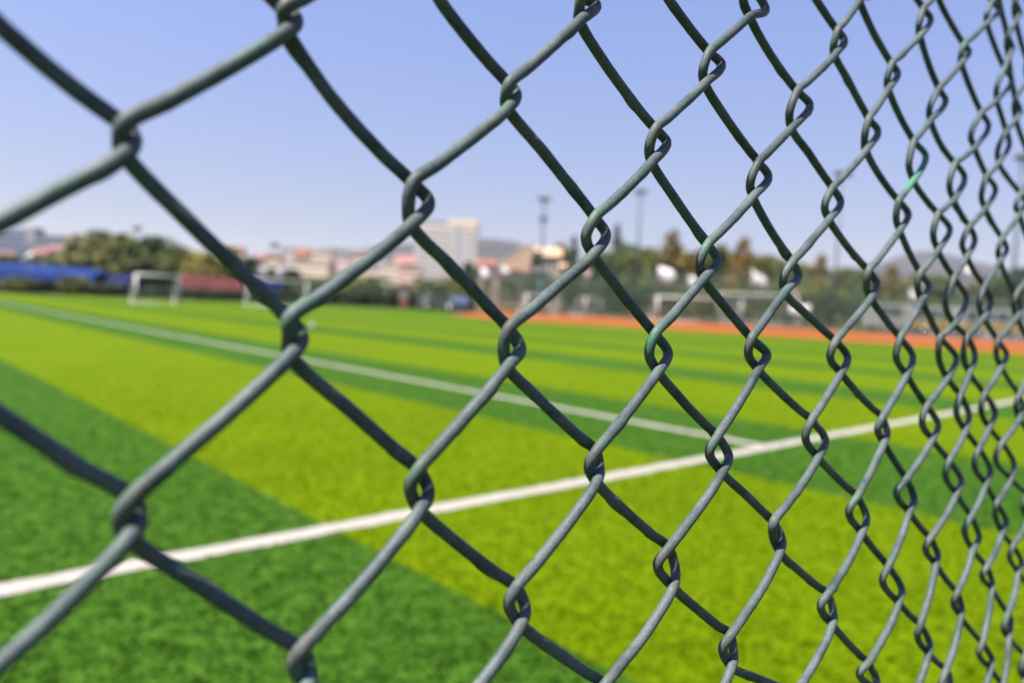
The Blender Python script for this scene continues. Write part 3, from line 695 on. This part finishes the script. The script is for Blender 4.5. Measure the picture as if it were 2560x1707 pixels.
# ------------------------------------------------------------------ tan pillars, orange-red stand
m_tan = mat('tan_stone', (0.35, 0.252, 0.175), .8, (0.294, 0.21, 0.147), 1.5)
def pillar(px, ytop, wpx, Y, label):
    p = at(px, ytop, Y); w = wpx*Y/F/2; H = float(p[2]); r = empty('pillar', (float(p[0]), Y, 0), label=label, cat='pillar', group='pillars behind the track')
    MB().box(-w, w, -w, w, .25, H-.2).build('shaft', m_tan, r, bevel=.03); MB().box(-w*1.3, w*1.3, -w*1.3, w*1.3, 0, .248).build('plinth', m_tan, r, bevel=.03)
    MB().box(-w*1.25, w*1.25, -w*1.25, w*1.25, H-.198, H).build('cap', m_tan, r, bevel=.03)
pillar(1239, 684, 19, 92, 'thicker tan pillar below the sloping tan roof'); pillar(1202, 690, 13, 92, 'thinner tan pillar beside the white flag')
p = at(1012, 708, 76); r = empty('stand', (float(p[0]), 76, 0), label='orange-red booth standing against the dark hedge', cat='booth'); H = float(p[2]); m_or = mat('orange_red_paint', (.17, .045, .03), .5)
MB().box(-.42, .42, -.4, .4, 0, H-.35).build('body', m_or, r, bevel=.02); MB().prism([(-.55, H-.348), (.55, H-.348), (0, H)], 'y', -.5, .5).build('roof', m_or, r)
MB().box(-.3, .3, -.42, -.402, H*.35, H*.72).build('hatch', m_lampbody, r)

# ------------------------------------------------------------------ net fence behind the track
m_fnet = bpy.data.materials.new('green_fence_net'); m_fnet.use_nodes = True; net_material(m_fnet, (.03, .05, .04), .09, .12)
def sfence(s, t0, t1, H, label):
    a = stw(s, t0); c = stw(s, t1); r = empty('net_fence', (a[0], a[1], 0), math.atan2(c[1]-a[1], c[0]-a[0]), label=label, cat='fence'); L = math.hypot(c[0]-a[0], c[1]-a[1])
    n = int(L/3.2)
    for i in range(n+1): MB().bar((L*i/n, 0, 0), (L*i/n, 0, H), .045, 8).build('post', m_teal, r, True)
    for z in (.08, H*.5, H): MB().bar((0, 0, z), (L, 0, z), .028, 6).build('rail', m_teal, r, True)
    net_sheet('netting', [((0, .06, .08), (L, .06, .08), (L, .06, H), (0, .06, H))], m_fnet, r)
sfence(49, -6, 66, 4.2, 'tall green net fence along the outer edge of the orange track')

# ------------------------------------------------------------------ parked vehicles
m_glass = mat('dark_glass', (.04, .05, .06), .12, spec=.6); m_tyre = mat('tyre_rubber', (.03, .03, .03), .8); m_rim = mat('wheel_rim', (.4, .4, .4), .35, metal=.7)
m_lampg = mat('headlamp_glass', (.7, .7, .66), .2)
def car(px, Y, rz, L, W, H, prof, win, mt, label, cat, lower=None, name='parked_car', ybase=None):
    x = xat(px, Y); r = empty(name, (x, Y, 0), rz, label=label, cat=cat, group='vehicles parked round the pitch')
    P = [(u*L-L/2, v*H) for u, v in prof]
    MB().prism(P, 'y', -W/2, W/2).build('body', mt, r, bevel=.06)
    if lower:
        MB().prism([(-L/2+.02, .36), (L/2-.02, .36), (L/2-.02, H*.5), (-L/2+.02, H*.5)], 'y', -W/2-.012, W/2+.012).build('lower_panel', lower, r, bevel=.01)
    for sd in (-1, 1):
        for u0, u1, v0, v1, k in win:
            y = sd*W/2
            MB().prism([(u0*L-L/2, v0*H), (u1*L-L/2, v0*H), (u1*L-L/2-k, v1*H), (u0*L-L/2+abs(k)*.4, v1*H)], 'y', y-.02, y+.02).build('window', m_glass, r)
        for u in (.2, .8):
            wv = MB().tube([(u*L-L/2, sd*(W/2-.16), .32), (u*L-L/2, sd*(W/2+.03), .32)], .32, 18).build('wheel', m_tyre, r, True)
            MB().tube([(u*L-L/2, sd*(W/2+.032), .32), (u*L-L/2, sd*(W/2+.045), .32)], .19, 14).build('rim', m_rim, wv, True)
        MB().box(L/2-.03, L/2+.015, sd*W*.36-.14, sd*W*.36+.14, .62, .78).build('headlight', m_lampg, r, bevel=.01)
    return r
sedan = [(0, .2), (1, .2), (1, .5), (.97, .58), (.74, .64), (.6, .98), (.3, 1), (.12, .68), (0, .62)]
sw = [(.3, .47, .66, .93, .0), (.49, .68, .66, .93, .22)]
van = [(0, .16), (1, .16), (1, .45), (.95, .56), (.84, .97), (.8, 1), (.02, 1), (0, .96)]
vw = [(.05+.19*i, .05+.19*i+.16, .58, .88, .0) for i in range(4)]
m_cw = mat('white_car_paint', (.30, .29, .27), .35, (.27, .26, .24)); m_cs = mat('silver_car_paint', (.11, .11, .11), .35); m_cb = mat('pale_blue_car_paint', (.06, .09, .14), .25); m_cy = mat('yellow_bus_paint', (0.319, 0.209, 0.0348), .35)
car(1092, 75, .25, 3.6, 1.7, 1.45, sedan, sw, m_cs, 'silver car parked before the hedge, left of the pale blue car', 'car')
car(1146, 75, PI/2+.2, 3.6, 1.7, 1.4, sedan, sw, m_cb, 'pale blue car parked before the hedge, next to the silver car', 'car')
car(2244, 61, .12, 4.6, 1.9, 2.15, van, vw, m_cw, 'white van parked behind the net fence', 'van', name='parked_van')
car(2352, 59, -.1, 4.8, 2.0, 2.05, van, vw, m_cw, 'white minibus with yellow lower half, nearer to the white van', 'minibus', m_cy, 'parked_minibus')
car(2490, 56, -.1, 5.4, 2.0, 2.05, van, vw, m_cw, 'white minibus with yellow lower half, nearer to the right edge', 'minibus', m_cy, 'parked_minibus')

# ------------------------------------------------------------------ the town
m_win = mat('window_glass', (.10, .12, .15), .2, spec=.5)
WALL = {'cream': mat('cream_render', (.74, .58, .43), .85, (.68, .53, .39), .2), 'peach': mat('peach_render', (.70, .46, .34), .85, (.64, .42, .31), .2),
        'white': mat('white_render', (.60, .54, .485), .85, (.55, .495, .445), .15), 'grey': mat('grey_render', (.30, .29, .29), .85), 'slate': mat('blue_grey_cladding', (.16, .19, .25), .7, (.13, .155, .21), .1), 'rose': mat('rose_render', (.70, .53, .46), .85, (.62, .47, .42), .2)}
ROOF = {'red': mat('red_roof_tiles', (.21, .075, .05), .8, (.17, .055, .035), 1), 'pink': mat('faded_red_tiles', (.26, .115, .095), .8, (.21, .09, .075), 1), 'grey': mat('grey_roof', (0.154, 0.161, 0.175), .8), 'tan': mat('tan_tiles', (.52, .34, .22), .8, (.44, .28, .18), 1, stretch=(1, 6, 1))}
def house(x0, x1, yt, Y, wall, roof, rh, label, rows, cols, name='town_house', cat='house', group='houses of the town'):
    a = at(x0, yt, Y); W = (x1-x0)*Y/F; H = float(at((x0+x1)/2, yt, Y)[2]); D = W*.7
    r = empty(name, (float(a[0])+W/2, Y, 0), rng2.uniform(-.06, .06), label=label, cat=cat, group=group)
    MB().box(-W/2, W/2, 0, D, 0, H).build('wall', WALL[wall], r)
    R = rh*Y/F
    if roof == 'flat': MB().box(-W/2-.2, W/2+.2, -.2, D+.2, H+.002, H+max(.5, R)).build('parapet', WALL[wall], r)
    else: MB().prism([(-.5, H+.003), (D+.5, H+.003), (D/2, H+R)], 'x', -W/2-.4, W/2+.4).build('roof', ROOF[roof], r)
    fh = H/rows
    for i in range(rows):
        for j in range(cols):
            z = fh*(i+.35); xc = -W/2+W*(j+.5)/cols; ww = W/cols*.24
            w_ = MB().box(xc-ww, xc+ww, -.06, .04, z, z+fh*.42).build('window', m_win, r)
    return r
rng2 = random.Random(5)
for a in [
 (-10, 30, 640, 300, 'peach', 'red', 10, 'peach house with red roof at the left edge behind the low tree', 5, 4),
 (80, 116, 634, 290, 'cream', 'red', 14, 'cream house under a bright red roof below the blue-grey block', 5, 3),
 (120, 154, 624, 295, 'peach', 'pink', 10, 'peach house with faded red roof left of the tall peach one', 5, 3),
 (158, 190, 590, 310, 'rose', 'flat', 3, 'tall rose-coloured block at the right end of the blue-grey building', 8, 3),
 (405, 452, 616, 300, 'cream', 'flat', 3, 'cream block showing between the two halves of the tree clump', 7, 4),
 (566, 606, 628, 310, 'peach', 'red', 12, 'peach house with red roof above the yellowing tree', 6, 3),
 (630, 660, 648, 290, 'peach', 'red', 10, 'peach house with orange-red roof left of the mast head', 5, 3),
 (660, 702, 638, 300, 'cream', 'pink', 6, 'cream house directly under the dark mast head', 6, 4),
 (702, 736, 620, 320, 'white', 'flat', 3, 'taller pale house left of the bright red roof', 7, 3),
 (736, 770, 642, 318, 'cream', 'red', 24, 'cream house with a tall bright red roof', 5, 3),
 (772, 829, 630, 325, 'cream', 'flat', 4, 'broad cream block right of the bright red roof', 7, 5),
 (728, 822, 656, 270, 'cream', 'flat', 2, 'long low cream block in front of the red-roofed house', 5, 8),
 (836, 874, 642, 315, 'rose', 'flat', 2, 'pale rose block right of the broad cream one', 6, 3),
 (880, 926, 636, 330, 'cream', 'pink', 6, 'cream house in the gap behind the grey wire', 6, 4),
 (926, 960, 664, 300, 'rose', 'grey', 12, 'low house with a blue-grey roof', 4, 3),
 (950, 1000, 662, 285, 'cream', 'flat', 2, 'cream house below the faded red roof', 5, 4),
 (986, 1040, 660, 300, 'rose', 'pink', 22, 'rose house with a long faded red roof beside the white tower', 5, 5),
 (1002, 1054, 672, 275, 'peach', 'flat', 2, 'peach house at the foot of the white tower', 5, 4),
 (1194, 1240, 664, 200, 'peach', 'red', 18, 'low red-roofed house between the white tower and the tan roof', 3, 4)]:
    house(*a)
# white tower
m_winp = mat('dusty_glass', (.18, .175, .18), .5, spec=.2)
Y = 300; x0 = float(at(1037, 600, Y)[0]); W = 155*Y/F; H = zat(1100, 562, Y); r = empty('tower_block', (x0+W/2, Y, 0), label='tall white tower block with banded floors, highest building of the town', cat='tower')
D = 12; nfl = 15; fh = H/nfl
MB().box(-W/2, W/2, 0, D, 0, H).build('wall', WALL['white'], r)
MB().box(-W/2+.06*W, W/2-.42*W, .6, D-.6, H+.002, H+1.2).build('roof_rim', ROOF['grey'], r)
MB().box(W*.02, W/2+.15, -.15, D+.1, H+.003, H+2.4).build('penthouse', WALL['cream'], r)
for i in range(nfl-1):
    for xa, xb in ((-W/2+.4, W*.12), (W*.30, W/2-.5)):
        MB().box(xa, xb, -.07, .05, fh*(i+.62), fh*(i+.62)+fh*.30).build('window_band', m_winp, r)
MB().box(W*.145, W*.27, -.08, .04, fh, H-fh*.3).build('stair_glazing', mat('grey_glazing', (.36, .37, .40), .5), r)
# blue-grey block on the left
Y = 420; a = at(-70, 590, Y); W = 224*Y/F; H = zat(60, 585, Y); r = empty('office_block', (float(a[0])+W/2, Y, 0), label='long blue-grey office block on the skyline at the far left', cat='office block')
MB().box(-W/2, W/2, 0, 16, 0, H).build('wall', WALL['slate'], r); MB().box(-W*.5, W*.14, 2, 14, H+.002, H+3).build('upper_storey', WALL['slate'], r)
MB().box(W*.10, W*.2, -.2, 8, H*.82, H+3.6).build('stair_tower', WALL['grey'], r)
for i in range(8): MB().box(-W/2+.8, W/2-.8, -.08, .05, H/8*(i+.4), H/8*(i+.78)).build('window_band', m_win, r)
# house with the sloping tan roof
Y = 125; a = at(1248, 660, Y); W = 78*Y/F; z0 = zat(1250, 662, Y); z1 = zat(1318, 612, Y); r = empty('pavilion', (float(a[0]), Y, 0), label='pavilion with one long sloping tan roof facing the pitch', cat='pavilion')
MB().prism([(0, z0), (W*.92, z1), (W*1.06, z1), (W*1.06, z1-1.2), (W*.96, z0-1.2), (0, z0-.35)], 'y', -1.2, 6).build('roof', ROOF['tan'], r)
MB().prism([(.4, 0), (W, 0), (W, z1-1.25), (W*.93, z0-1.3), (.4, z0-.38)], 'y', -.6, 5.4).build('wall', WALL['peach'], r)
for i in range(6): MB().bar((W*.0, -1.22+i*1.4, z0+.03), (W*.92, -1.22+i*1.4, z1+.03), .09, 6).build('roof_rib', WALL['cream'], r)
for i in range(3): MB().box(W*(.2+.25*i), W*(.32+.25*i), -.66, -.55, .8, 2.2).build('window', m_win, r)
# tan gable behind the double-headed mast
house(1344, 1400, 640, 135, 'cream', 'tan', 22, 'cream house with a tan roof behind the double-headed mast', 2, 4)
house(1402, 1428, 668, 130, 'peach', 'tan', 10, 'small peach house right of the double-headed mast', 2, 2)

# ------------------------------------------------------------------ hills
def ridge(name, prof, Y, depth, col, seed):
    rr = random.Random(seed); xs = [p[0] for p in prof]; ys = [p[1] for p in prof]; n = 90; v = []; f = []; K = 7
    for i in range(n+1):
        px = xs[0]+(xs[-1]-xs[0])*i/n; py = float(np.interp(px, xs, ys)); p = at(px, py, Y); x = float(p[0]); h = max(1, float(p[2]))
        for k in range(K):
            u = k/(K-1)*2-1; hh = h*(1-abs(u)**1.5); bumpz = noise.noise(Vector((x*.02, k*1.3, seed)))*.06*h*(1-abs(u))
            v.append((x*(1+u*depth/Y*.4), Y+u*depth, hh+bumpz if abs(u) < 1 else -2))
    for i in range(n):
        for k in range(K-1): f.append((i*K+k, (i+1)*K+k, (i+1)*K+k+1, i*K+k+1))
    o = MB().add(v, f).build(name, mat(name+'_woods', col, .95, tuple(c*.7 for c in col), .06, 8, contrast=(.3, .7)), None, True)
    return tag(o, kind='structure')
ridge('hills', [(560, 690), (700, 640), (800, 622), (900, 622), (985, 612), (1045, 604), (1150, 598), (1230, 596), (1290, 604), (1340, 622), (1480, 660), (1600, 690), (1700, 715)], 1300, 320, HILL1, 3)
ridge('hills', [(1950, 720), (2080, 690), (2160, 668), (2230, 645), (2290, 629), (2330, 627), (2390, 640), (2440, 655), (2500, 672), (2600, 690), (2760, 700), (2900, 730)], 1500, 360, HILL2, 8)
ridge('hills', [(-500, 690), (-300, 660), (-100, 640), (60, 650), (200, 668), (400, 680), (620, 690)], 1600, 300, HILL1, 11)
if HAZE:
    hm = bpy.data.materials.new('haze'); hm.use_nodes = True; nd, lk = nodes(hm); nd.remove(nd['Principled BSDF'])
    pv = nd.new('ShaderNodeVolumePrincipled'); pv.inputs['Color'].default_value = (.90, .89, .89, 1); pv.inputs['Density'].default_value = HAZE; pv.inputs['Anisotropy'].default_value = .3
    lk.new(pv.outputs['Volume'], nd['Material Output'].inputs['Volume'])
    o = MB().box(-4200, 4200, -600, 4500, -4, 260).build('haze', hm); tag(o, kind='stuff')
